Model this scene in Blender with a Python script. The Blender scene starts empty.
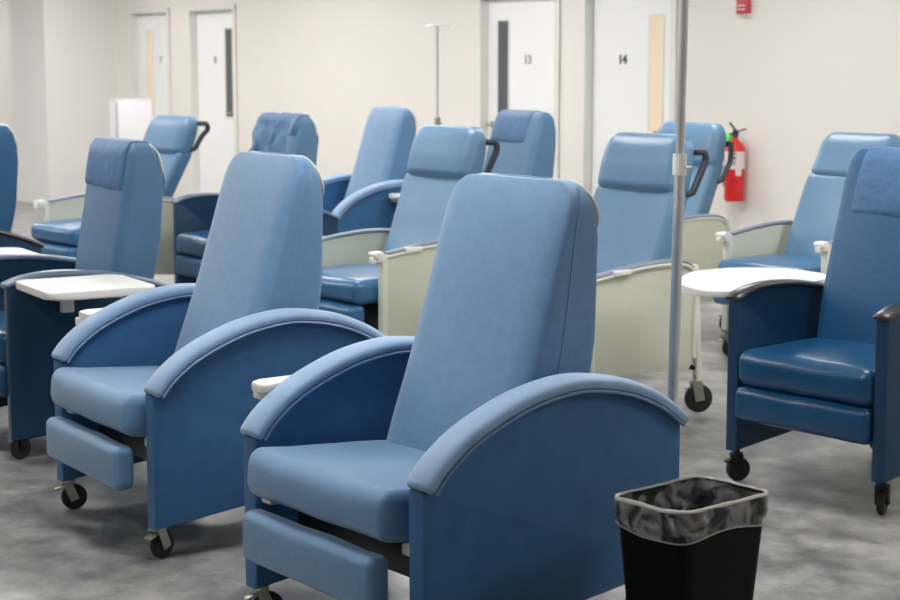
import bpy, bmesh, math, random
from mathutils import Vector, Matrix, noise
random.seed(7)
C = bpy.context.scene.collection
PI = math.pi
R = math.radians

# ---------------------------------------------------------------- materials
def lin(c):
    return tuple(((x/255)/12.92 if x/255 <= .04045 else ((x/255+.055)/1.055)**2.4) for x in c)

def mat(name, rgb, rough=.5, metal=0., bump=0., bscale=200., var=0., vscale=6., sheen=0., coat=0., spec=.5, emit=None, estr=0., sub=None):
    m = bpy.data.materials.new(name); m.use_nodes = True
    nt = m.node_tree; b = nt.nodes['Principled BSDF']
    col = lin(rgb)
    b.inputs['Base Color'].default_value = (*col, 1)
    b.inputs['Roughness'].default_value = rough
    b.inputs['Metallic'].default_value = metal
    b.inputs['Specular IOR Level'].default_value = spec
    if sheen:
        b.inputs['Sheen Weight'].default_value = sheen
        b.inputs['Sheen Roughness'].default_value = .5
    if coat:
        b.inputs['Coat Weight'].default_value = coat
        b.inputs['Coat Roughness'].default_value = .15
    if emit:
        b.inputs['Emission Color'].default_value = (*lin(emit), 1)
        b.inputs['Emission Strength'].default_value = estr
    tc = nt.nodes.new('ShaderNodeTexCoord')
    if var:
        n = nt.nodes.new('ShaderNodeTexNoise'); n.inputs['Scale'].default_value = vscale; n.inputs['Detail'].default_value = 5
        nt.links.new(tc.outputs['Object'], n.inputs['Vector'])
        mp = nt.nodes.new('ShaderNodeMapRange'); mp.inputs['From Min'].default_value = .3; mp.inputs['From Max'].default_value = .7
        mp.inputs['To Min'].default_value = 1-var; mp.inputs['To Max'].default_value = 1+var
        nt.links.new(n.outputs['Fac'], mp.inputs['Value'])
        mx = nt.nodes.new('ShaderNodeVectorMath'); mx.operation = 'SCALE'
        mx.inputs[0].default_value = col
        nt.links.new(mp.outputs['Result'], mx.inputs['Scale'])
        nt.links.new(mx.outputs['Vector'], b.inputs['Base Color'])
    if bump:
        n = nt.nodes.new('ShaderNodeTexNoise'); n.inputs['Scale'].default_value = bscale; n.inputs['Detail'].default_value = 4
        nt.links.new(tc.outputs['Object'], n.inputs['Vector'])
        bp = nt.nodes.new('ShaderNodeBump'); bp.inputs['Strength'].default_value = bump; bp.inputs['Distance'].default_value = .01
        nt.links.new(n.outputs['Fac'], bp.inputs['Height'])
        nt.links.new(bp.outputs['Normal'], b.inputs['Normal'])
    return m

M = {}
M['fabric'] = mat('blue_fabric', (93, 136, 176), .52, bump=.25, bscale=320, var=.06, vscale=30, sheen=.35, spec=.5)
M['fabric_lit'] = mat('blue_fabric_arm_lit', (134, 164, 200), .5, bump=.2, bscale=320, var=.06, vscale=14, sheen=.3, spec=.35)  # same blue fabric, paler: overhead highlight on the arm tops put into the colour
M['fabric_shaded'] = mat('blue_fabric_side_shaded', (55, 104, 150), .6, bump=.25, bscale=320, var=.08, vscale=14, sheen=.1, spec=.3)  # same blue fabric, darker: shade on the upright sides put into the colour
M['piping'] = mat('piping', (110, 140, 180), .45)
M['vinyl'] = mat('dark_blue_vinyl', (16, 70, 108), .3, bump=.12, bscale=60, var=.08, vscale=5, spec=.5)
M['vinyl_back'] = mat('blue_vinyl_back', (32, 84, 126), .42, bump=.1, bscale=60, var=.08, vscale=5)
M['slate_back'] = mat('slate_blue_vinyl', (80, 118, 152), .45, bump=.1, bscale=60, var=.08, vscale=5)
M['vinyl_panel'] = mat('navy_vinyl_side', (12, 54, 84), .42, bump=.1, bscale=80, var=.08, vscale=5)
M['cap'] = mat('dark_arm_cap', (38, 38, 46), .28)
M['cap_glare'] = mat('grey_blue_arm_cap', (92, 106, 128), .3)  # dark caps lightened: glare along their tops painted into the base colour
M['pale_vinyl'] = mat('pale_blue_vinyl', (92, 130, 162), .36, bump=.1, bscale=40, var=.06, vscale=5)
M['pale_vinyl_seat'] = mat('seat_blue_vinyl', (52, 102, 144), .28, bump=.12, bscale=30, var=.06, vscale=5)
M['cover'] = mat('cloth_cover', (62, 104, 146), .5, bump=.5, bscale=22, var=.08, vscale=8)
M['beige'] = mat('beige_plastic', (206, 208, 190), .45, var=.03, vscale=8)
M['beige_frame'] = mat('beige_frame', (218, 219, 206), .35)
M['armrest'] = mat('grey_armrest', (120, 130, 146), .35)
M['white'] = mat('white_plastic', (234, 234, 228), .3)
M['cream'] = mat('cream_plastic', (236, 234, 224), .4)
M['black'] = mat('black_plastic', (14, 15, 18), .4)
M['rubber'] = mat('black_rubber', (20, 20, 23), .6)
M['dark'] = mat('dark_steel', (22, 23, 26), .5, metal=.4)
M['handle'] = mat('grey_handle', (58, 62, 72), .35, metal=.3)
M['metal'] = mat('steel', (206, 208, 211), .3, metal=.65)
M['satin'] = mat('satin_metal', (160, 160, 150), .4, metal=.7)
M['wall'] = mat('wall_paint', (232, 227, 221), .7, bump=.05, bscale=90, var=.012, vscale=1.2)
M['column'] = mat('column_paint', (230, 229, 226), .7)
M['ceil'] = mat('ceiling_tile', (222, 222, 218), .8, bump=.2, bscale=60)
M['door'] = mat('door_paint', (244, 244, 244), .4)
M['frame'] = mat('door_frame_paint', (228, 228, 222), .4)
M['glass_dark'] = mat('dark_pane', (92, 96, 102), .25)
M['glass_warm'] = mat('lit_pane', (230, 212, 184), .3, emit=(240, 218, 190), estr=.1)
M['red'] = mat('red_enamel', (206, 34, 36), .3, coat=.3)
M['device_red'] = mat('device_red', (200, 70, 86), .4)
M['label'] = mat('label_paper', (225, 215, 212), .5)
M['ink'] = mat('ink', (70, 72, 78), .6)
M['ink_faint'] = mat('faded_ink', (150, 150, 152), .6)
M['green'] = mat('green_tag', (90, 230, 80), .4)
M['bin'] = mat('bin_plastic', (2, 4, 4), .75, spec=.2)
M['cab'] = mat('cabinet_white', (228, 226, 230), .4)
M['cab_edge'] = mat('cabinet_edge', (180, 178, 186), .5)
M['diffuser'] = mat('lamp_diffuser', (250, 250, 250), .5, emit=(254, 252, 249), estr=11.4)

def liner_mat():
    m = bpy.data.materials.new('clear_liner'); m.use_nodes = True
    nt = m.node_tree; nt.nodes.clear()
    out = nt.nodes.new('ShaderNodeOutputMaterial')
    mix = nt.nodes.new('ShaderNodeMixShader'); tr = nt.nodes.new('ShaderNodeBsdfTransparent')
    pb = nt.nodes.new('ShaderNodeBsdfPrincipled')
    pb.inputs['Base Color'].default_value = (.55, .55, .58, 1); pb.inputs['Roughness'].default_value = .16
    tc = nt.nodes.new('ShaderNodeTexCoord'); n = nt.nodes.new('ShaderNodeTexNoise')
    n.inputs['Scale'].default_value = 16; n.inputs['Detail'].default_value = 6; n.inputs['Distortion'].default_value = 1.2
    nt.links.new(tc.outputs['Object'], n.inputs['Vector'])
    cr = nt.nodes.new('ShaderNodeValToRGB'); cr.color_ramp.elements[0].position = .42; cr.color_ramp.elements[0].color = (.03, .03, .03, 1)
    cr.color_ramp.elements[1].position = .68; cr.color_ramp.elements[1].color = (.46, .46, .46, 1)
    nt.links.new(n.outputs['Fac'], cr.inputs['Fac']); nt.links.new(cr.outputs['Color'], mix.inputs['Fac'])
    bp = nt.nodes.new('ShaderNodeBump'); bp.inputs['Strength'].default_value = .8; bp.inputs['Distance'].default_value = .03
    nt.links.new(n.outputs['Fac'], bp.inputs['Height']); nt.links.new(bp.outputs['Normal'], pb.inputs['Normal'])
    nt.links.new(tr.outputs[0], mix.inputs[1]); nt.links.new(pb.outputs[0], mix.inputs[2]); nt.links.new(mix.outputs[0], out.inputs['Surface'])
    return m
M['liner'] = liner_mat()
M['film_edge'] = mat('film_fold', (176, 172, 166), .3)

def floor_mat():
    m = bpy.data.materials.new('mottled_vinyl_floor'); m.use_nodes = True
    nt = m.node_tree; b = nt.nodes['Principled BSDF']
    tc = nt.nodes.new('ShaderNodeTexCoord')
    mp = nt.nodes.new('ShaderNodeMapping'); mp.inputs['Rotation'].default_value = (0, 0, R(52)); mp.inputs['Scale'].default_value = (1, 1.15, 1)
    nt.links.new(tc.outputs['Object'], mp.inputs['Vector'])
    n1 = nt.nodes.new('ShaderNodeTexNoise'); n1.inputs['Scale'].default_value = 4.5; n1.inputs['Detail'].default_value = 7; n1.inputs['Roughness'].default_value = .62; n1.inputs['Distortion'].default_value = .1
    nt.links.new(mp.outputs['Vector'], n1.inputs['Vector'])
    cr = nt.nodes.new('ShaderNodeValToRGB'); e = cr.color_ramp.elements
    e[0].position = .36; e[0].color = (*lin((102, 102, 103)), 1)
    e[1].position = .68; e[1].color = (*lin((170, 169, 166)), 1)
    k = e.new(.5); k.color = (*lin((131, 131, 130)), 1)
    nt.links.new(n1.outputs['Fac'], cr.inputs['Fac'])
    nt.links.new(cr.outputs['Color'], b.inputs['Base Color'])
    b.inputs['Roughness'].default_value = .30
    n2 = nt.nodes.new('ShaderNodeTexNoise'); n2.inputs['Scale'].default_value = 40
    nt.links.new(tc.outputs['Object'], n2.inputs['Vector'])
    bp = nt.nodes.new('ShaderNodeBump'); bp.inputs['Strength'].default_value = .08; bp.inputs['Distance'].default_value = .01
    nt.links.new(n2.outputs['Fac'], bp.inputs['Height']); nt.links.new(bp.outputs['Normal'], b.inputs['Normal'])
    return m
M['floor'] = floor_mat()

# ---------------------------------------------------------------- mesh helpers
def obj(name, bm, m, parent=None, smooth=True, angle=40):
    me = bpy.data.meshes.new(name)
    bmesh.ops.recalc_face_normals(bm, faces=bm.faces[:])
    bm.to_mesh(me); bm.free()
    ms = m if isinstance(m, (list, tuple)) else [m]
    for q in ms: me.materials.append(q)
    if smooth:
        for p in me.polygons: p.use_smooth = True
        me.set_sharp_from_angle(angle=R(angle))
    o = bpy.data.objects.new(name, me); C.objects.link(o)
    if parent is not None: o.parent = parent
    return o

def add_box(bm, c, s, bev=0., seg=2, rot=None, mi=0):
    vs = []
    for x in (-.5, .5):
        for y in (-.5, .5):
            for z in (-.5, .5):
                v = Vector((x*s[0], y*s[1], z*s[2]))
                if rot: v = rot @ v
                vs.append(bm.verts.new(v + Vector(c)))
    idx = [(0,1,3,2), (4,6,7,5), (0,4,5,1), (2,3,7,6), (0,2,6,4), (1,5,7,3)]
    fs = [bm.faces.new([vs[i] for i in f]) for f in idx]
    for f in fs: f.material_index = mi
    if bev:
        es = list({e for f in fs for e in f.edges})
        bmesh.ops.bevel(bm, geom=es, offset=bev, segments=seg, profile=.5, affect='EDGES')
    return bm

def box(c, s, bev=0., seg=2, rot=None): return add_box(bmesh.new(), c, s, bev, seg, rot)

def add_cyl(bm, p0, p1, r0, r1=None, n=16, cap=True):
    r1 = r0 if r1 is None else r1
    p0, p1 = Vector(p0), Vector(p1); d = (p1-p0).normalized()
    a = d.orthogonal().normalized(); b = d.cross(a)
    A = [bm.verts.new(p0 + (a*math.cos(2*PI*i/n) + b*math.sin(2*PI*i/n))*r0) for i in range(n)]
    B = [bm.verts.new(p1 + (a*math.cos(2*PI*i/n) + b*math.sin(2*PI*i/n))*r1) for i in range(n)]
    for i in range(n): bm.faces.new((A[i], A[(i+1)%n], B[(i+1)%n], B[i]))
    if cap: bm.faces.new(A[::-1]); bm.faces.new(B)
    return bm

def add_tube(bm, pts, r, n=10, closed=False):
    pts = [Vector(p) for p in pts]; rings = []; N = len(pts)
    prev = None
    for i, p in enumerate(pts):
        if closed: t = pts[(i+1) % N] - pts[i-1]
        else: t = pts[min(i+1, N-1)] - pts[max(i-1, 0)]
        t.normalize()
        a = prev - t*prev.dot(t) if prev else t.orthogonal()
        a.normalize(); prev = a; b = t.cross(a)
        rings.append([bm.verts.new(p + (a*math.cos(2*PI*k/n) + b*math.sin(2*PI*k/n))*r) for k in range(n)])
    for i in range(N if closed else N-1):
        A, B = rings[i], rings[(i+1) % N]
        for k in range(n): bm.faces.new((A[k], A[(k+1)%n], B[(k+1)%n], B[k]))
    if not closed: bm.faces.new(rings[0][::-1]); bm.faces.new(rings[-1])
    return bm

def add_lathe(bm, prof, c=(0,0,0), n=24):
    rings = []
    for r, z in prof:
        rings.append([bm.verts.new((c[0]+r*math.cos(2*PI*k/n), c[1]+r*math.sin(2*PI*k/n), c[2]+z)) for k in range(n)])
    for A, B in zip(rings, rings[1:]):
        for k in range(n): bm.faces.new((A[k], A[(k+1)%n], B[(k+1)%n], B[k]))
    bm.faces.new(rings[0][::-1]); bm.faces.new(rings[-1])
    return bm

def smooth_path(P, k=6):
    out = []
    Q = [Vector((*p, 0)) for p in P]
    for i in range(len(Q)-1):
        p0, p1, p2, p3 = Q[max(i-1,0)], Q[i], Q[i+1], Q[min(i+2,len(Q)-1)]
        for j in range(k):
            t = j/k
            v = .5*((2*p1) + (p2-p0)*t + (2*p0-5*p1+4*p2-p3)*t*t + (3*p1-p0-3*p2+p3)*t*t*t)
            out.append((v.x, v.y))
    out.append((Q[-1].x, Q[-1].y))
    return out

def prism_x(poly, x0, x1, bev=.006, seg=2):
    """polygon in (y,z) extruded between x0 and x1, rims bevelled"""
    bm = bmesh.new()
    A = [bm.verts.new((x0, y, z)) for y, z in poly]; B = [bm.verts.new((x1, y, z)) for y, z in poly]
    n = len(poly)
    fa = bm.faces.new(A[::-1]); fb = bm.faces.new(B)
    for i in range(n): bm.faces.new((A[i], A[(i+1)%n], B[(i+1)%n], B[i]))
    if bev: bmesh.ops.bevel(bm, geom=list(fa.edges)+list(fb.edges), offset=bev, segments=seg, profile=.5, affect='EDGES')
    return bm

def coords(h, r, a, b):
    v = [-h + r - r*math.tan(PI/4*(1-i/a)) for i in range(a)]
    v += [(-h+r) + (2*h-2*r)*i/b for i in range(b+1)]
    v += [h - r + r*math.tan(PI/4*(i+1)/a) for i in range(a)]
    return v

def rbox(size, r, a=4, b=8, deform=None):
    """rounded box centred at origin; r may be a triple of corner radii"""
    h = [s/2 for s in size]; rr = list(r) if isinstance(r, (tuple, list)) else [r]*3
    rr = [min(q, w*.98) for q, w in zip(rr, h)]
    cs = [coords(h[i], rr[i], a, b) for i in range(3)]
    bm = bmesh.new()
    def pt(x, y, z):
        p = [x, y, z]; q = [max(-(h[i]-rr[i]), min(h[i]-rr[i], p[i])) for i in range(3)]
        d = Vector([(p[i]-q[i])/rr[i] for i in range(3)])
        m = max(abs(c) for c in d)
        if m > 1e-6:
            # spread so that surface points land on the unit sphere octant
            d = d.normalized()
        return Vector([q[i]+d[i]*rr[i] for i in range(3)])
    cache = {}
    def V(i, j, k):
        key = (i, j, k)
        if key not in cache:
            p = pt(cs[0][i], cs[1][j], cs[2][k])
            u = (p.x/h[0], p.y/h[1], p.z/h[2])
            if deform: p = Vector(deform(p, u))
            cache[key] = bm.verts.new(p)
        return cache[key]
    n = [len(c)-1 for c in cs]
    for s in (0, n[2]):
        for i in range(n[0]):
            for j in range(n[1]): bm.faces.new((V(i,j,s), V(i+1,j,s), V(i+1,j+1,s), V(i,j+1,s)))
    for s in (0, n[1]):
        for i in range(n[0]):
            for j in range(n[2]): bm.faces.new((V(i,s,j), V(i+1,s,j), V(i+1,s,j+1), V(i,s,j+1)))
    for s in (0, n[0]):
        for i in range(n[1]):
            for j in range(n[2]): bm.faces.new((V(s,i,j), V(s,i+1,j), V(s,i+1,j+1), V(s,i,j+1)))
    return bm

def cushion(c, size, r, crown=.015, front=0., sag=0., rotx=0., a=4, b=8):
    rx = Matrix.Rotation(rotx, 3, 'X')
    def f(p, u):
        k = max(0, 1-u[0]**2)*max(0, 1-u[1]**2)
        z = p.z + (crown*k if u[2] > 0 else -crown*.3*k)
        y = p.y - front*max(0, 1-u[0]**2)*(1 if u[1] < 0 else 0)*(1-u[2]**2)
        x = p.x
        w = noise.noise(Vector((p.x*7, p.y*7, p.z*7+c[1])))*.004
        v = rx @ Vector((x, y, z + w))
        return v + Vector(c)
    return rbox(size, r, a, b, f)

def sweep_pad(path, width, th, x, endr=.035, n=16, sq=.45):
    """padded arm cap: rounded section swept along a (y,z) path (top line)"""
    bm = bmesh.new(); N = len(path)
    L = [0]
    for i in range(1, N): L.append(L[-1] + math.dist(path[i], path[i-1]))
    T = L[-1]
    def at(s):
        s = max(0, min(T, s))
        for i in range(1, N):
            if s <= L[i] + 1e-9:
                t = (s-L[i-1])/max(1e-9, L[i]-L[i-1])
                p = (path[i-1][0]+(path[i][0]-path[i-1][0])*t, path[i-1][1]+(path[i][1]-path[i-1][1])*t)
                return p, (path[i][0]-path[i-1][0], path[i][1]-path[i-1][1])
        return path[-1], (path[-1][0]-path[-2][0], path[-1][1]-path[-2][1])
    ss = [endr*(1-math.cos(PI/2*i/6)) for i in range(6)]
    M_ = 36
    ss += [endr + (T-2*endr)*i/M_ for i in range(M_+1)]
    ss += [T - endr*(1-math.cos(PI/2*i/6)) for i in range(5, -1, -1)]
    rings = []
    for s in ss:
        e = min(s, T-s); k = 1. if e >= endr else math.sqrt(max(.0, 1-((endr-e)/endr)**2))
        kw = sq+(1-sq)*k if e < endr else 1.; kt = max(.12, k)
        p, t = at(s); tl = math.hypot(*t); ty, tz = t[0]/tl, t[1]/tl; ny, nz = -tz, ty
        ring = []
        for j in range(n):
            a = 2*PI*j/n; ca, sa = math.cos(a), math.sin(a)
            ex = math.copysign(abs(ca)**.55, ca)*width/2*kw
            ez = math.copysign(abs(sa)**.7, sa)*th/2*kt + (.006*(1-(ex/(width/2))**2) if sa > 0 else 0)
            cc = -th/2
            ring.append(bm.verts.new((x+ex, p[0]+ny*(cc+ez), p[1]+nz*(cc+ez))))
        rings.append(ring)
    for A, B in zip(rings, rings[1:]):
        for k in range(n): bm.faces.new((A[k], A[(k+1)%n], B[(k+1)%n], B[k]))
    bm.faces.new(rings[0][::-1]); bm.faces.new(rings[-1])
    return bm

def interp(tab, z):
    if z <= tab[0][0]: return tab[0][1]
    for (a, b), (c, d) in zip(tab, tab[1:]):
        if z <= c:
            t = (z-a)/(c-a); return b+(d-b)*t
    return tab[-1][1]

def back_bm(z0, z1, front, rear, half, r, a=5, b=10, xs=(-1, 1), off=0., puff=.012, nz=None):
    """back cushion between z0,z1; front/rear/half are tables z->value"""
    hz = (z1-z0)/2; zc = (z0+z1)/2
    def f(p, u):
        z = zc + p.z
        yf, yr, w = interp(front, z)-off, interp(rear, z)+off, interp(half, z)+off
        k = max(0, 1-u[0]**2)**.7*max(0, 1-u[2]**2)**.5
        y = (yf+yr)/2 + (yr-yf)/2*u[1] - (puff*k if u[1] < 0 else 0)
        x0, x1 = xs[0]*w, xs[1]*w
        x = (x0+x1)/2 + (x1-x0)/2*u[0]
        wob = noise.noise(Vector((x*5, z*5, z0*9)))*.003
        return (x, y+wob, z)
    w = interp(half, zc); d = interp(rear, zc)-interp(front, zc)
    return rbox(((xs[1]-xs[0])*w, d, z1-z0), r, a, b, f)

def empty(name, loc, rz=0., label=None, cat=None, group=None):
    o = bpy.data.objects.new(name, None); C.objects.link(o); o.empty_display_size = .1
    o.location = loc; o.rotation_euler = (0, 0, R(rz))
    if label: tag(o, label, cat, group)
    return o

def tag(o, label, cat, group=None):
    o['label'] = label; o['category'] = cat
    if group: o['group'] = group
    return o

def struct(o): o['kind'] = 'structure'; return o

def copy_tree(o, parent=None):
    c = o.copy(); C.objects.link(c)
    if parent is not None: c.parent = parent
    for ch in list(o.children): copy_tree(ch, c)
    return c

# ---------------------------------------------------------------- casters
def caster(parent, x, y, r, top, metal='satin', rot=0., brake=True, trail=.7):
    """swivel caster whose wheel stands on z=0; top is where it meets the frame"""
    rm = Matrix.Rotation(R(rot), 3, 'Z')
    def T(v): v = rm @ Vector(v); return (v.x+x, v.y+y, v.z)
    bm = bmesh.new()
    off = trail*r
    add_cyl(bm, T((0,0,2*r+.008)), T((0,0,top)), .011)
    add_cyl(bm, T((0,0,2*r+.004)), T((0,0,2*r+.016)), .024)
    for s in (-1, 1):
        for p, q in (((s*.021, 0, 2*r+.006), (s*.021, off, r)),):
            a, b = Vector(T(p)), Vector(T(q)); mid = (a+b)/2; d = (b-a).length
            q3 = (b-a).to_track_quat('Z', 'X').to_matrix()
            add_box(bm, mid, (.005 if rot == 0 else .005, r*.7, d+.02), .002, 1, rot=rm @ Matrix.Rotation(math.atan2(off, r+.006), 3, 'X'))
    add_box(bm, T((0, 0, 2*r+.006)), (.047, r*.9, .006), .002, 1, rot=rm)
    add_cyl(bm, T((-.026, off, r)), T((.026, off, r)), .007, n=8)
    f = obj('caster', bm, M[metal], parent)
    bm = bmesh.new()
    prof = [(r*.45, -.012), (r*.86, -.013), (r*.97, -.009), (r, 0), (r*.97, .009), (r*.86, .013), (r*.45, .012)]
    add_lathe(bm, prof, n=24)
    bmesh.ops.transform(bm, matrix=Matrix.Translation(Vector(T((0, off, r)))) @ Matrix.Rotation(R(rot), 4, 'Z') @ Matrix.Rotation(PI/2, 4, 'Y'), verts=bm.verts[:])
    obj('wheel', bm, M['rubber'], f)
    if brake:
        bm = bmesh.new()
        add_box(bm, T((0, -.3*r-.012, 1.75*r)), (.03, .04, .008), .003, 2, rot=rm @ Matrix.Rotation(R(18), 3, 'X'))
        add_box(bm, T((0, .1*r, 2*r-.002)), (.022, .03, .012), .003, 2, rot=rm)
        obj('brake_pedal', bm, M[metal], f)
    return f

# ---------------------------------------------------------------- side tray
def tray(parent, x0, x1, y0, y1, z, r, m='white', th=.028, armx=.36, outline=None):
    pts = []
    for cx, cy, a0 in ((x1-r, y1-r, 0), (x0+r, y1-r, 90), (x0+r, y0+r, 180), (x1-r, y0+r, 270)):
        for k in range(7): pts.append((cx+r*math.cos(R(a0+15*k)), cy+r*math.sin(R(a0+15*k))))
    if outline:
        pts = outline
        for _ in range(3):
            pts = [q for a, b in zip(pts, pts[1:]+pts[:1]) for q in ((a[0]*.78+b[0]*.22, a[1]*.78+b[1]*.22), (a[0]*.22+b[0]*.78, a[1]*.22+b[1]*.78))]
    bm = bmesh.new()
    A = [bm.verts.new((x, y, z-th)) for x, y in pts]; B = [bm.verts.new((x, y, z)) for x, y in pts]
    n = len(pts); fa = bm.faces.new(A[::-1]); fb = bm.faces.new(B)
    for i in range(n): bm.faces.new((A[i], A[(i+1)%n], B[(i+1)%n], B[i]))
    bmesh.ops.bevel(bm, geom=list(fa.edges)+list(fb.edges), offset=.008, segments=3, profile=.5, affect='EDGES')
    t = obj('side_tray', bm, M[m], parent)
    bm = bmesh.new()
    s = 1 if x1 > 0 else -1
    xm = (x0+x1)/2; ym = (y0+y1)/2
    xe = xm+s*.06; add_box(bm, ((armx*s+xe)/2, ym, z-th-.012), (abs(xe-armx*s), .26, .03), .004)
    add_box(bm, (s*(armx+.018), ym, z-th-.06), (.03, .05, .1), .004)
    obj('tray_bracket', bm, M['cream'], t)
    return t

# ---------------------------------------------------------------- chair kinds
FAB_ARM = smooth_path([(-.478,.535),(-.43,.592),(-.336,.658),(-.19,.718),(-.06,.745),(.05,.748),(.19,.722),(.31,.672),(.405,.605)], 6)
VIN_ARM = smooth_path([(-.49,.690),(-.42,.715),(-.32,.729),(-.2,.728),(-.08,.715),(.06,.688),(.20,.642),(.30,.598)], 6)

def offset_path(path, d):
    out = []
    for i, p in enumerate(path):
        a, b = path[max(0,i-1)], path[min(len(path)-1,i+1)]
        l = math.dist(a, b); out.append((p[0]+(b[1]-a[1])/l*d, p[1]-(b[0]-a[0])/l*d))
    return out

def make_fabric_chair(loc, rz):
    t = empty('medical_recliner', loc, rz)
    under = [p for p in offset_path(FAB_ARM, .03) if -.462 < p[0] < .375]
    poly = [(-.472, .102), (-.472, .525)] + under + [(.385, under[-1][1]-.008), (.385, .2)]
    for s in (-1, 1):
        x0, x1 = sorted((s*.352, s*.414))
        obj('side_panel', prism_x(poly, x0, x1, .008, 3), M['fabric_shaded'], t)
        pad = obj('arm_pad', sweep_pad(FAB_ARM, .10, .034, s*.386, .014, sq=.8), M['fabric_lit'], t)
        bm = bmesh.new(); low = offset_path(FAB_ARM, .034)
        for e in (-1, 1):
            add_tube(bm, [(s*.386+e*.047, y, z) for y, z in low[1:-1]], .0045, 6)
        obj('piping', bm, M['piping'], pad)
    seat = obj('seat', cushion((0, -.175, .42), (.64, .70, .132), (.025, .04, .045), .018, .012, 0, R(-5)), M['fabric'], t)
    bm = bmesh.new()
    obj('footrest', cushion((0, -.518, .281), (.60, .066, .138), (.018, .022, .024), .003, .008, R(-4)), M['fabric'], t)
    front = [(.40, -.14), (.5, -.115), (.8, -.002), (1.1, .092), (1.19, .125), (1.24, .145)]
    rear = [(.40, .15), (.6, .195), (.8, .228), (1.1, .232), (1.17, .215), (1.24, .185)]
    half = [(.40, .268), (.8, .27), (1.1, .266), (1.24, .252)]
    b = obj('backrest', back_bm(.40, 1.228, front, rear, half, (.075, .032, .08), puff=.016), M['fabric'], t)
    # welt seams where the front panel meets the side boxing
    bm = bmesh.new()
    pts = [(x_, interp(front, z)+.04+max(0, 1.12-z)*.16, z) for x_, z in
           [(.268, .55), (.269, .7), (.268, .85), (.266, 1.0), (.264, 1.1), (.260, 1.165), (.245, 1.203), (.20, 1.221), (.1, 1.227), (0, 1.229)]]
    pts = pts + [(-p[0], p[1], p[2]) for p in pts[-2::-1]]
    add_tube(bm, pts, .0035, 6)
    obj('seam', bm, M['fabric'], b)
    bm = back_bm(1.08, 1.230, [(z, y-.012) for z, y in rear], [(z, y+.006) for z, y in rear], [(z, w+.001) for z, w in half], (.075, .008, .08), a=4, b=6, puff=0)
    obj('back_shell', bm, M['cream'], b)
    obj('undercarriage', box((0, -.02, .30), (.70, .64, .13), .01), M['black'], t)
    for s in (-1, 1): obj('recline_bracket', box((s*.325, -.43, .362), (.05, .05, .03), .006), M['cream'], t)
    for s in (-1, 1):
        caster(t, s*.37, -.448, .045, .13, 'satin', 20*s, trail=.45)
        caster(t, s*.375, .29, .045, .2, 'satin', 160)
    return t

def make_vinyl_chair(loc, rz, front=None, zb=.12):
    t = empty('medical_recliner', loc, rz)
    under = [p for p in offset_path(VIN_ARM, .02) if -.465 < p[0] < .28]
    poly = [(-.475, zb), (-.475, under[0][1])] + under + [(.285, under[-1][1]-.006), (.285, zb+.07), (.2, zb+.065)]
    for s in (-1, 1):
        x0, x1 = sorted((s*.30, s*.352))
        obj('side_panel', prism_x(poly, x0, x1, .008, 3), M['vinyl_panel'], t)
        obj('arm_cap', sweep_pad(VIN_ARM, .074, .02, s*.327, .014, sq=.75), M['cap'], t)
    obj('seat', cushion((0, -.175, .436), (.596, .64, .135), (.04, .045, .045), .02, .012), M['vinyl'], t)
    obj('footrest', cushion((0, -.462, .305), (.59, .08, .125), (.02, .03, .03), .003, .008, R(-3)), M['vinyl'], t)
    front = front or [(.42, -.13), (.5, -.105), (.65, -.08), (.9, -.005), (1.1, .055), (1.18, .085), (1.22, .105)]
    rear = [(.42, .12), (.6, .15), (.8, .195), (1.06, .215), (1.17, .19), (1.22, .16)]
    half = [(.42, .25), (.8, .262), (1.1, .262), (1.22, .252)]
    b = obj('backrest', back_bm(.42, 1.215, front, rear, half, (.048, .035, .05), puff=.018), M['vinyl_back'], t)
    bm = back_bm(1.08, 1.216, [(z, y-.012) for z, y in rear], [(z, y+.006) for z, y in rear], [(z, w+.001) for z, w in half], (.06, .008, .06), a=4, b=6, puff=0)
    obj('back_shell', bm, M['cream'], b)
    obj('undercarriage', box((0, .05, .305), (.594, .66, .13), .01), M['black'], t)
    obj('recline_bracket', box((.285, -.41, .35), (.03, .05, .06), .006), M['black'], t)
    for s in (-1, 1):
        caster(t, s*.325, -.44, .046, .14, 'dark', 25*s, trail=.15)
        caster(t, s*.27, .40, .046, .2, 'dark', 160)
    t['_f'] = 0
    return t, front, rear, half

def head_cover(chair, x0, x1, z0, front, rear, half, wrinkle=0.):
    bm = back_bm(z0, 1.222, front, rear, half, (.014, .03, .05), a=4, b=14, xs=(x0, x1), off=.011, puff=.014)
    for v in bm.verts:
        if v.co.z < z0+.05: v.co.z += noise.noise(Vector((v.co.x*12, v.co.y*12, z0)))*.012
        if wrinkle:
            v.co.y += noise.noise(Vector((v.co.x*16, v.co.y*3, v.co.z*7+3)))*wrinkle
            v.co.x += noise.noise(Vector((v.co.x*5, v.co.y*9, v.co.z*14)))*wrinkle*.6
            v.co.z += max(0, noise.noise(Vector((v.co.x*18, 2, 3))))*wrinkle*.8
    b = [c for c in chair.children if c.name.startswith('backrest')][0]
    o = obj('headrest_cover', bm, M['cover'], b)
    o['label'] = 'loose cloth headrest cover draped over the top of the backrest'
    return o

def make_clinic_chair(loc, rz, lean=0., ztop=1.22, fr=None, reach=.02, drop=0.):
    """pale vinyl recliner with beige side panels; lean tips the backrest"""
    t = empty('clinical_recliner', loc, rz)
    build_clinic_parts(t, lean, ztop, fr, reach, drop)
    return t

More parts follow.
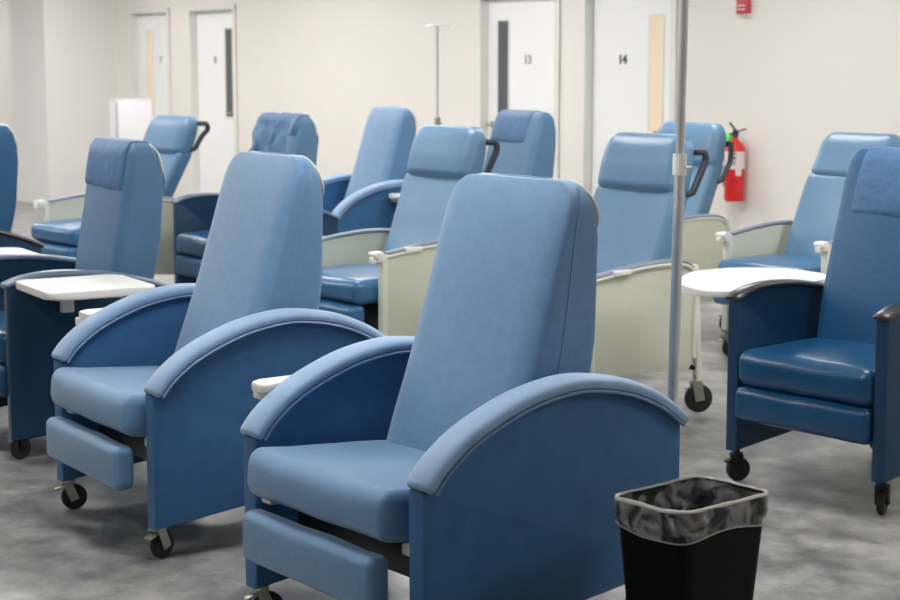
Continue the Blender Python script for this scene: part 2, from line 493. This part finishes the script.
def build_clinic_back(t, lean, ztop, fr, reach, drop):
    fr = fr or [(.47, .02), (.60, .10), (.69, .145), (.95, .245), (1.10, .285), (1.22, .315)]
    fr = [(z*(ztop/1.22 if z > .9 else 1), y+lean*(z-.47)/.7) for z, y in fr]
    re = [(z, y+.115-.02*(z > 1.1)) for z, y in fr]
    hf = [(.47, .24), (1.0, .252), (ztop, .236)]
    zs = .965-(1.22-ztop)*.5
    b = obj('backrest', back_bm(.47, zs+.02, fr, re, hf, (.03, .03, .03), puff=.010), M['pale_vinyl'], t)
    q = lambda z: interp(fr, z)
    fp = [(zs-.07, q(zs-.07)+.05), (zs-.004, q(zs)+.012), (zs+.03, q(zs+.03)-.010), (zs+.12, q(zs+.12)-.012), (ztop, q(ztop)-.002)]
    hp = [(zs-.07, .205), (zs-.01, .242), (zs+.03, .253), (1.1, .249), (ztop, .234)]
    obj('head_pillow', back_bm(zs-.07, ztop, fp, re, hp, (.07, .045, .075), a=5, b=12, puff=.014), M['pale_vinyl'], t)
    g = lambda tab, z: interp(tab, z)
    bm = bmesh.new()
    for s in (1,):
        zt, zb = ztop-.075-drop, ztop-.25-drop*1.6
        p = [(s*.19, g(re, zt)-.01, zt), (s*.25, g(re, zt)+.0, zt), (s*.265, g(re, zt)+reach*.7, zt+.0), (s*.27, g(re, zt)+reach, zt-.015),
             (s*.27, g(re, zt)+reach, zt-.04), (s*.27, (g(re, zt)+g(re, zb))/2+.012, (zt+zb)/2-.0), (s*.262, g(re, zb)-.012, zb), (s*.235, g(re, zb)-.04, zb-.015)]
        q = []
        for i in range(len(p)-1):
            a_, b_ = Vector(p[i]), Vector(p[i+1])
            for k in range(3): q.append(a_.lerp(b_, k/3))
        q.append(Vector(p[-1]))
        add_tube(bm, q, .016, 8)
    obj('push_handle', bm, M['handle'], t)

def build_clinic_parts(t, lean, ztop, fr, reach, drop):
    poly = [(-.315, .235), (-.315, .625), (-.30, .648)]
    poly += [(-.1, .668), (.05, .678), (.18, .676), (.25, .665), (.285, .64), (.30, .60), (.295, .23), (.27, .195), (.1, .21)]
    arm = smooth_path([(-.315, .655), (-.1, .682), (.05, .692), (.18, .690), (.255, .676), (.295, .65)], 4)
    for s in (-1, 1):
        x0, x1 = sorted((s*.302, s*.33))
        p = obj('side_panel', prism_x(poly, x0, x1, .006, 2), M['beige'], t)
        bm = bmesh.new()
        add_tube(bm, [(s*.332, y, z-.018) for y, z in arm] + [(s*.332, .305, .6), (s*.332, .30, .25)], .010, 8)
        add_box(bm, (s*.318, -.325, .40), (.042, .03, .50), .005)
        obj('panel_trim', bm, M['beige_frame'], p)
        obj('armrest', sweep_pad(arm, .046, .011, s*.318, .015, 12), M['armrest'], t)
        bm = bmesh.new()
        add_cyl(bm, (s*.318, -.325, .15), (s*.318, -.325, .30), .013)
        obj('leg', bm, M['beige_frame'], t); bm = bmesh.new()
        add_box(bm, (s*.318, .315, .40), (.03, .03, .52), .005)
        for v in bm.verts:
            if v.co.y > .2: v.co.y += (.62-v.co.z)*.06
        obj('leg', bm, M['beige_frame'], t)
        bm = box((s*.318, -.355, .64), (.05, .04, .05), .008); add_box(bm, (s*.318, -.385, .625), (.03, .03, .03), .006); add_cyl(bm, (s*.318-.03, -.375, .65), (s*.318+.03, -.375, .65), .014, n=10)
        obj('clamp', bm, M['white'], t)
        obj('armrest_clip', box((s*.338, -.16, .662), (.022, .10, .024), .005), M['white'], t)
    obj('seat', cushion((0, -.16, .472), (.575, .60, .115), (.035, .045, .045), .018, .01), M['pale_vinyl_seat'], t)
    obj('footrest', cushion((0, -.44, .358), (.55, .10, .105), (.02, .03, .03), .003, .006), M['pale_vinyl_seat'], t)
    bm = box((0, -.02, .33), (.604, .5, .12), .008); add_cyl(bm, (-.32, .33, .2), (.32, .33, .2), .012)
    obj('undercarriage', bm, M['dark'], t)
    for s in (-1, 1):
        caster(t, s*.318, -.325, .056, .17, 'satin', 20*s)
        caster(t, s*.318, .335, .064, .17, 'satin', -30, trail=.2)
    build_clinic_back(t, lean, ztop, fr, reach, drop)

# fabric recliners ------------------------------------------------
GF = 'light blue fabric recliners with arched arms'
fab = make_fabric_chair((.058, 4.692, 0), -52.4)
def place(proto, loc, rz, label, group, first=False):
    o = proto if first else copy_tree(proto)
    o.location = loc; o.rotation_euler = (0, 0, R(rz))
    tag(o, label, 'recliner', group)
    return o
fB = place(fab, (-.745, 5.90, 0), -56.3, 'light blue fabric recliner with arched arms, second nearest, left of the frontmost recliner', GF)
fK = place(fab, (-.55, 12.1, 0), -60, 'pale blue fabric recliner with arched arms far back in front of the beige wall', GF)
fA = place(fab, (.058, 4.692, 0), -52.4, 'large light blue fabric recliner with arched arms, frontmost, beside the black bin', GF, True)
tray(fA, -.51, -.42, -.40, -.08, .655, .04, armx=.416)
tray(fB, -.53, -.42, -.34, -.08, .67, .04, armx=.416)
tray(fK, .425, .60, -.1, .24, .67, .05, armx=.416)

# dark vinyl recliners --------------------------------------------
GV = 'dark blue vinyl recliners with dark arm caps'
vin, vf, vr, vh = make_vinyl_chair((1.605, 6.41, 0), -50)
del vin['_f']
vC, cf, cr_, ch_ = make_vinyl_chair((-1.460, 7.23, 0), -60, [(.42, -.08), (.5, -.05), (.69, -.012), (.95, .035), (1.16, .068), (1.22, .08)], .075)
del vC['_f']
tag(vC, 'dark blue recliner at left with white tray on its arm and smooth headrest cover', 'recliner', GV)
vD = place(vin, (-2.53, 9.22, 0), -60, 'dark blue recliner cut off by the left edge, only its backrest showing', GV)
vL = place(vin, (-1.11, 10.77, 0), -55, 'dark blue recliner in the back row with a wrinkled cloth over its headrest', GV)
vN = place(vin, (.375, 11.5, 0), -55, 'blue recliner in the back row before the door numbered 13, with square headrest cover', GV)
vI = place(vin, (1.605, 6.41, 0), -50, 'glossy dark blue vinyl recliner at the right edge with dark arm caps', GV, True)
for ch in (vC, vL, vN):
    for c in ch.children:
        if c.name.startswith('backrest'): c.material_slots[0].link = 'OBJECT'; c.material_slots[0].material = M['slate_back']
for ch in (vC, vL):
    for c in ch.children:
        if c.name.startswith('arm_cap'): c.material_slots[0].link = 'OBJECT'; c.material_slots[0].material = M['cap_glare']
head_cover(vC, -.88, .84, 1.0, cf, vr, vh)
head_cover(vI, -.70, 1.0, .95, vf, vr, vh)
head_cover(vL, -1.0, .9, .93, vf, vr, vh, .035)
head_cover(vN, -.82, .58, .99, vf, vr, vh)
tray(vC, .375, .83, -.46, -.04, .712, .05, armx=.36)
tray(vC, -.80, -.375, -.46, -.1, .715, .06, armx=.36)
tray(vI, -.66, -.375, -.45, .22, .70, .10, armx=.36, outline=[(-.375, .28), (-.80, .32), (-.96, .0), (-.66, -.44), (-.375, -.47)])

# clinical recliners ----------------------------------------------
GC = 'pale blue recliners with beige side panels'
clin = make_clinic_chair((.625, 7.69, 0), -50)
cE = place(clin, (-.268, 8.61, 0), -50, 'pale blue recliner with beige sides and head pillow, between the two nearest fabric recliners', GC)
cG = make_clinic_chair((1.12, 9.95, 0), -50, 0., 1.19, None, -.012, .04)
tag(cG, 'blue recliner with beige side just left of the fire extinguisher', 'recliner', GC)
cF = place(clin, (.625, 7.69, 0), -50, 'pale blue recliner with beige side panel directly behind the steel drip stand', GC, True)
cH = make_clinic_chair((1.895, 9.07, 0), -50, 0., 1.165, [(.47, .0), (.65, .066), (.94, .19), (1.09, .285), (1.22, .33)])
tag(cH, 'blue vinyl recliner with beige side panels right of the fire extinguisher', 'recliner', GC)
cM = make_clinic_chair((-2.13, 11.2, 0), -50, .09, 1.19, None, .03, -.03)
tag(cM, 'tipped-back blue recliner with beige side in the far left, beside the column', 'recliner', GC)

for c in cM.children:
    if c.name.startswith(('backrest', 'head_pillow')): c.material_slots[0].link = 'OBJECT'; c.material_slots[0].material = M['slate_back']
# ---------------------------------------------------------------- drip stands
def drip_stand(name, loc, top, label, lean=0.):
    t = empty(name, loc, 0, label, 'drip stand', None)
    mid = .55*top if top > 1.9 else .62*top
    zc = 1.25 if top > 1.9 else 1.12
    tilt = lambda z: (lean*z, 0, z)
    obj('lower_pole', add_cyl(bmesh.new(), tilt(.10), tilt(zc), .0155), M['metal'], t)
    obj('upper_pole', add_cyl(bmesh.new(), tilt(zc), tilt(top), .0125 if top > 1.9 else .009), M['metal'], t)
    bm = add_cyl(bmesh.new(), tilt(zc-.03), tilt(zc+.03), .020); add_cyl(bm, tilt(zc-.01), (lean*zc+.035, 0, zc-.01), .006, n=8)
    obj('height_collar', bm, M['satin' if top < 1.9 else 'white'], t)
    bm = bmesh.new(); add_cyl(bm, (0, 0, .085), (0, 0, .125), .03)
    for k in range(5):
        a = 2*PI*k/5+.3; d = Vector((math.cos(a), math.sin(a), 0))
        add_tube(bm, [(0, 0, .105), tuple(d*.1+Vector((0,0,.10))), tuple(d*.2+Vector((0,0,.07)))], .011, 8)
    b = obj('base', bm, M['metal'], t)
    for k in range(5):
        a = 2*PI*k/5+.3; d = Vector((math.cos(a), math.sin(a), 0)); c = d*.2
        bm = bmesh.new(); s = Vector((-d.y, d.x, 0))
        add_cyl(bm, tuple(c-s*.009+Vector((0,0,.024))), tuple(c+s*.009+Vector((0,0,.024))), .024, n=16)
        add_cyl(bm, tuple(c+Vector((0,0,.045))), tuple(c+Vector((0,0,.075))), .007, n=8)
        obj('caster', bm, M['rubber'], b)
    for k in range(4):
        a = PI/2*k+.1; d = Vector((math.cos(a), math.sin(a), 0)); T0 = Vector(tilt(top))
        pts = [T0+Vector((0,0,-.004)), T0+d*.045+Vector((0,0,.008)), T0+d*.07+Vector((0,0,-.0)), T0+d*.085+Vector((0,0,-.02)), T0+d*.105+Vector((0,0,-.018)), T0+d*.112+Vector((0,0,.004))]
        obj('hook', add_tube(bmesh.new(), pts, .0045 if top > 1.9 else .003, 6), M['metal'], t)
    return t
drip_stand('drip_stand', (.636, 5.0, 0), 2.05, 'steel wheeled drip stand standing right behind the frontmost recliner', .012)
drip_stand('drip_stand', (-.088, 12.4, 0), 1.785, 'thin steel drip stand with hooks against the far beige wall', 0.)

# ---------------------------------------------------------------- waste bin and its liner
BW, BD, BH = .338, .235, .49
def rrect(hx, hy, r, n=6):
    P = []
    for cx, cy, a0 in ((hx-r, hy-r, 0), (-(hx-r), hy-r, 90), (-(hx-r), -(hy-r), 180), (hx-r, -(hy-r), 270)):
        for k in range(n+1): P.append((cx+r*math.cos(R(a0+90*k/n)), cy+r*math.sin(R(a0+90*k/n))))
    return P
def dense(P, m=3):
    out = []
    n = len(P)
    for i in range(n):
        a, b = P[i], P[(i+1)%n]; k = max(1, int(math.dist(a, b)/.012))
        for j in range(k): out.append((a[0]+(b[0]-a[0])*j/k, a[1]+(b[1]-a[1])*j/k))
    return out
def skin(bm, rings, close=False):
    V = [[bm.verts.new(p) for p in r] for r in rings]; n = len(V[0])
    for A, B in zip(V, V[1:]):
        for k in range(n): bm.faces.new((A[k], A[(k+1)%n], B[(k+1)%n], B[k]))
    return V
base = dense(rrect(.5, .5, .16))
def ring(z, sx, sy, z_f=lambda i, p: 0, w=0., seed=0.):
    base_r = dense_ref
    out = []
    for i, (x, y) in enumerate(base_r):
        k = 1 + w*noise.noise(Vector((x*6+seed, y*6, z*14)))
        out.append((x*sx*k, y*sy*k, z + z_f(i, (x, y))))
    return out
dense_ref = dense(rrect(BW/2, BD/2, .045))
bt = empty('waste_bin', (.586, 4.165, 0), 40, 'black plastic waste bin with a clear liner, in front of the nearest recliner', 'bin')
bm = bmesh.new()
V = skin(bm, [ring(0, .69, .70), ring(.004, .715, .725), ring(.44, .95, .955), ring(.445, .99, .99), ring(.495, 1, 1), ring(.50, .995, .995), ring(.498, .965, .965), ring(.44, .94, .94), ring(.012, .69, .70)])
bm.faces.new(V[0][::-1]); bm.faces.new(V[-1])
obj('bin_body', bm, M['bin'], bt)
bm = bmesh.new()
def hem(i, p):
    return -.012*noise.noise(Vector((p[0]*9, p[1]*9, 1))) - .005*math.sin(p[0]*24+p[1]*15)
def nz(a, s):
    return lambda i, p: a*noise.noise(Vector((p[0]*22+s, p[1]*22, s)))
rings = [ring(.20, .70, .70, nz(.02, 1), .35, 3), ring(.27, .78, .76, nz(.01, 5), .26, 4), ring(.34, .84, .82, nz(.01, 2), .2, 5), ring(.40, .89, .88, nz(.005, 3), .12, 6),
         ring(.45, .92, .92, nz(.004, 4), .05, 7), ring(.488, .955, .95, nz(.003, 5), .02, 8), ring(.500, .97, .965, nz(.003, 6), .01, 9), ring(.505, .985, .98, nz(.003, 6), .01, 9), ring(.504, 1.005, 1.01, nz(.003, 6), .01, 9), ring(.498, 1.012, 1.02, nz(.003, 7), .01, 9),
         ring(.480, 1.015, 1.025, nz(.004, 8), .02, 10), ring(.462, 1.012, 1.025, nz(.006, 9), .03, 11), ring(.448, 1.01, 1.025, hem, .035, 12), ring(.435, 1.01, 1.025, lambda i, p: 1.3*hem(i, p), .04, 13), ring(.432, 1.013, 1.028, lambda i, p: 1.3*hem(i, p), .04, 13)]
skin(bm, rings)
nr = len(dense_ref)
bm.faces.ensure_lookup_table()
for fi, f in enumerate(bm.faces):
    if fi//nr in (6, 7, 8, 13): f.material_index = 1
# a pinched tail of film at the right-hand corner
ln = obj('bin_liner', bm, [M['liner'], M['film_edge']], None, angle=80)
ln.location = (.586, 4.165, 0); ln.rotation_euler = (0, 0, R(40))
tag(ln, 'crumpled clear plastic liner folded over the rim of the black bin', 'liner')
sd = ln.modifiers.new('thickness', 'SOLIDIFY'); sd.thickness = .0012

# ---------------------------------------------------------------- the room
YW = -52.3
cw, sw = math.cos(R(YW)), math.sin(R(YW))
W0 = Vector((1.37, 13, 0))
def wl(s, n, z=0.):   # s along the back wall, n out of it into the room
    return Vector((W0.x + s*cw + n*sw, W0.y + s*sw - n*cw, z))
def place_w(o, s, n, z=0.):
    o.location = wl(s, n, z); o.rotation_euler = (0, 0, R(YW)); return o
S0, S1, N1, HT = -14., 11.5, 14., 2.85
DW, DH = .91, 2.04
doors = [(-7.44, 'warm', -1, '7', .78), (-6.135, 'dark', 1, '8', .84), (-1.36, 'dark', -1, '13', .91), (-.10, 'warm', 1, '14', .91)]
bm = bmesh.new()
edges = [S0] + [e for d in doors for e in (d[0]-d[4]/2-.05, d[0]+d[4]/2+.05)] + [S1]
for a, b in zip(edges[::2], edges[1::2]):
    add_box(bm, ((a+b)/2, .1, HT/2), (b-a, .2, HT))
for d in doors:
    add_box(bm, (d[0], .1, (HT+DH+.05)/2), (d[4]+.1, .2, HT-DH-.05))
w = struct(place_w(obj('wall_back', bm, M['wall'], smooth=False), 0, 0))
def slab(name, s0, s1, n0, n1, z0, z1, m):
    o = obj(name, box(((s0+s1)/2, -(n0+n1)/2, (z0+z1)/2), (s1-s0, n1-n0, z1-z0)), m, smooth=False)
    return struct(place_w(o, 0, 0))
slab('floor', S0-.2, S1+.2, -.6, N1+.2, -.1, 0, M['floor'])
slab('ceiling', S0-.2, S1+.2, -.6, N1+.2, HT, HT+.1, M['ceil'])
slab('wall_left', S0-.2, S0, 0, N1, 0, HT, M['wall'])
slab('wall_right', S1, S1+.2, 0, N1, 0, HT, M['wall'])
slab('wall_front', S0-.2, S1+.2, N1, N1+.2, 0, HT, M['wall'])
col = slab('trim_1', -9.10, -8.22, 0, .84, 0, HT, M['column'])
for i, (s, kind, side, num, DW) in enumerate(doors, 1):
    root = empty('door_%d' % i, wl(s, 0), YW); struct(root)
    bm = bmesh.new()
    for e in (-1, 1): add_box(bm, (e*(DW/2+.024), .06, (DH+.04)/2), (.046, .15, DH+.04), .004, 1)
    for e in (-1, 1): add_box(bm, (e*(DW/2+.026), -.014, (DH+.05)/2), (.055, .012, DH+.05), .003, 1)
    add_box(bm, (0, .06, DH+.024), (DW, .15, .046), .004, 1); add_box(bm, (0, -.014, DH+.035), (DW+.107, .012, .055), .003, 1)
    obj('door_frame', bm, M['frame'], root)
    leaf = obj('door_leaf', box((0, .085, DH/2), (DW-.006, .045, DH-.012), .002, 1), M['door'], root)
    sx = side*(DW/2-.22) if kind == 'warm' else side*(DW/2-.20)
    if i == 1: sx = side*(DW/2-.27)
    sw_ = .13
    z0, z1 = .99, 1.86
    bm = bmesh.new()
    obj('vision_pane', box((sx, .061, (z0+z1)/2), (sw_, .008, z1-z0)), M['glass_' + kind], leaf)
    for a_, b_ in (((sx-sw_/2-.008, z0), (.016, 1)), ((sx+sw_/2+.008, z0), (.016, 1))):
        add_box(bm, (a_[0], .06, (z0+z1)/2), (.016, .012, z1-z0+.03), .002, 1)
    for zz in (z0-.008, z1+.008): add_box(bm, (sx, .06, zz), (sw_, .012, .016), .002, 1)
    obj('pane_bead', bm, M['frame'], leaf)
    bm = bmesh.new(); hx = side*(DW/2-.07)
    add_cyl(bm, (hx, .062, 1.03), (hx, .05, 1.03), .028); add_cyl(bm, (hx, .055, 1.03), (hx, .0, 1.03), .010)
    add_box(bm, (hx-side*.045, .0, 1.03), (.12, .014, .02), .005)
    obj('lever_handle', bm, M['satin'], leaf)
    cu = bpy.data.curves.new('n', 'FONT'); cu.body = num; cu.size = .095; cu.extrude = .002; cu.align_x = 'CENTER'; cu.align_y = 'CENTER'; cu.offset = .002
    tmp = bpy.data.objects.new('n', cu); C.objects.link(tmp)
    dg = bpy.context.evaluated_depsgraph_get()
    me = bpy.data.meshes.new_from_object(tmp.evaluated_get(dg)); me.materials.clear(); me.materials.append(M['ink' if num == '14' else 'ink_faint'])
    bpy.data.objects.remove(tmp)
    o = bpy.data.objects.new('door_number', me); C.objects.link(o); o.parent = leaf
    o.rotation_euler = (PI/2, 0, 0); o.location = (-side*.12 if kind == 'warm' else -side*.05, .058, 1.55)

# fire extinguisher ------------------------------------------------
ex = empty('fire_extinguisher', wl(1.07, .004, .585), YW, 'red fire extinguisher hanging on the wall between two recliners', 'fire extinguisher')
yb = -.085
prof = [(.02, 0), (.060, .002), (.069, .012), (.070, .02), (.070, .345), (.066, .375), (.05, .40), (.028, .415), (.020, .425), (.020, .44)]
obj('cylinder', add_lathe(bmesh.new(), prof, (0, yb, 0)), M['red'], ex)
bm = bmesh.new(); n = 24
A = [(.0712*math.cos(R(-90+t)), yb+.0712*math.sin(R(-90+t))) for t in range(-50, 141, 10)]
for (x0, y0), (x1, y1) in zip(A, A[1:]):
    bm.faces.new([bm.verts.new(v) for v in ((x0, y0, .225), (x1, y1, .225), (x1, y1, .345), (x0, y0, .345))])
bmesh.ops.remove_doubles(bm, verts=bm.verts[:], dist=1e-5)
lb = obj('label', bm, M['label'], ex)
bm = bmesh.new()
for k, (zz, hh) in enumerate(((.325, .012), (.305, .006), (.29, .012), (.27, .008), (.255, .006))):
    for t in range(8, 48, 8):
        x0, y0 = .0722*math.cos(R(-90+t)), yb+.0722*math.sin(R(-90+t)); x1, y1 = .0722*math.cos(R(-90+t+8)), yb+.0722*math.sin(R(-90+t+8))
        bm.faces.new([bm.verts.new(v) for v in ((x0, y0, zz), (x1, y1, zz), (x1, y1, zz+hh), (x0, y0, zz+hh))])
obj('label_print', bm, M['ink'], lb)
bm = bmesh.new()
add_cyl(bm, (0, yb, .435), (0, yb, .465), .018); add_box(bm, (0, yb, .475), (.028, .04, .03), .004)
obj('valve', bm, M['handle'], ex)
bm = bmesh.new()
add_box(bm, (.045, yb, .487), (.10, .018, .009), .003, rot=Matrix.Rotation(R(-14), 3, 'Y'))
add_box(bm, (-.028, yb, .512), (.075, .018, .009), .003, rot=Matrix.Rotation(R(42), 3, 'Y'))
obj('squeeze_handle', bm, M['handle'], ex)
bm = bmesh.new()
add_tube(bm, [(-.015, yb, .46), (-.06, yb, .455), (-.088, yb, .42), (-.092, yb, .34), (-.09, yb, .24), (-.087, yb, .15)], .011, 8)
add_cyl(bm, (-.087, yb, .17), (-.083, yb, .10), .013, .019)
obj('hose', bm, M['black'], ex)
obj('green_tag', box((-.045, yb-.03, .43), (.055, .03, .055), .004, rot=Matrix.Rotation(R(20), 3, 'Y')), M['green'], ex)
obj('inspection_tag', box((.066, yb-.034, .205), (.04, .004, .05), .001, rot=Matrix.Rotation(R(60), 3, 'Z')), M['label'], ex)
obj('wall_bracket', box((0, -.009, .28), (.03, .014, .18), .003), M['red'], ex)

# red alarm unit ---------------------------------------------------
al = empty('fire_alarm', wl(1.06, 0, 1.86), YW, 'small red wall-mounted fire alarm unit high above the extinguisher', 'alarm')
obj('housing', box((0, -.025, .075), (.10, .05, .15), .008), M['device_red'], al)
for zz in (.03, .055, .105, .13): obj('grille_bar', box((0, -.052, zz), (.07, .004, .008)), M['label'], al)
obj('base_plate', box((.012, -.014, -.012), (.08, .028, .022), .004), M['frame'], al)

# white cabinet behind the left recliners ---------------------------
cb = empty('storage_cabinet', (-2.90, 16.1, 0), -52, 'white narrow storage cabinet standing by the column, beside door 7', 'cabinet')
obj('body', box((0, 0, .60), (.14, .36, 1.16), .006), M['cab'], cb)
obj('cabinet_door', box((.076, 0, .61), (.012, .34, 1.10), .003), M['cab'], cb)
obj('plinth', box((0, 0, .012), (.13, .34, .024)), M['cab_edge'], cb)
obj('top', box((0, 0, 1.19), (.142, .362, .02), .004), M['cab'], cb)
obj('corner_strip', box((.07, -.182, .6), (.022, .012, 1.14), .002), M['cab_edge'], cb)

# ---------------------------------------------------------------- ceiling lights
lamp = empty('ceiling_light', wl(0, 2), YW)
obj('frame', (lambda bm: [add_box(bm, (x, y, HT-.012), s, .002, 1) for x, y, s in ((0, .31, (1.24, .03, .024)), (0, -.31, (1.24, .03, .024)), (.61, 0, (.03, .6, .024)), (-.61, 0, (.03, .6, .024)))] and bm)(bmesh.new()), M['white'], lamp)
obj('diffuser', box((0, 0, HT-.008), (1.18, .58, .012)), M['diffuser'], lamp)
first = True
for n_ in (1.7, 4.0, 6.5, 9.1):
    for s_ in (-11.2, -6.6, -3.8, -1.0, 2.1, 5.3, 8.6):
        if n_ > 6 and s_ > 8 or n_ > 9 and s_ in (2.1, -3.8): continue
        o = lamp if first else copy_tree(lamp); first = False
        o.location = wl(s_, n_); o.rotation_euler = (0, 0, R(YW))
        tag(o, 'flat white ceiling light panel above the recliners, outside the view', 'ceiling light', 'ceiling light panels')

# ---------------------------------------------------------------- world, camera
wd = bpy.data.worlds.new('world'); bpy.context.scene.world = wd; wd.use_nodes = True
wd.node_tree.nodes['Background'].inputs['Color'].default_value = (.8, .85, .9, 1)
wd.node_tree.nodes['Background'].inputs['Strength'].default_value = .3
cam = bpy.data.cameras.new('camera'); co = bpy.data.objects.new('camera', cam); C.objects.link(co)
cam.sensor_width = 36; cam.lens = 1762*36/900
co.location = (0, 0, 1.54); co.rotation_euler = (R(90-7.717), 0, 0)
cam.dof.use_dof = True; cam.dof.focus_distance = 5.2; cam.dof.aperture_fstop = 5.6
sc = bpy.context.scene; sc.camera = co
vs = sc.view_settings
sc.display_settings.display_device = 'sRGB'
vs.view_transform = 'Standard'; vs.look = 'None'; vs.gamma = 1; vs.use_curve_mapping = False; vs.exposure = .78
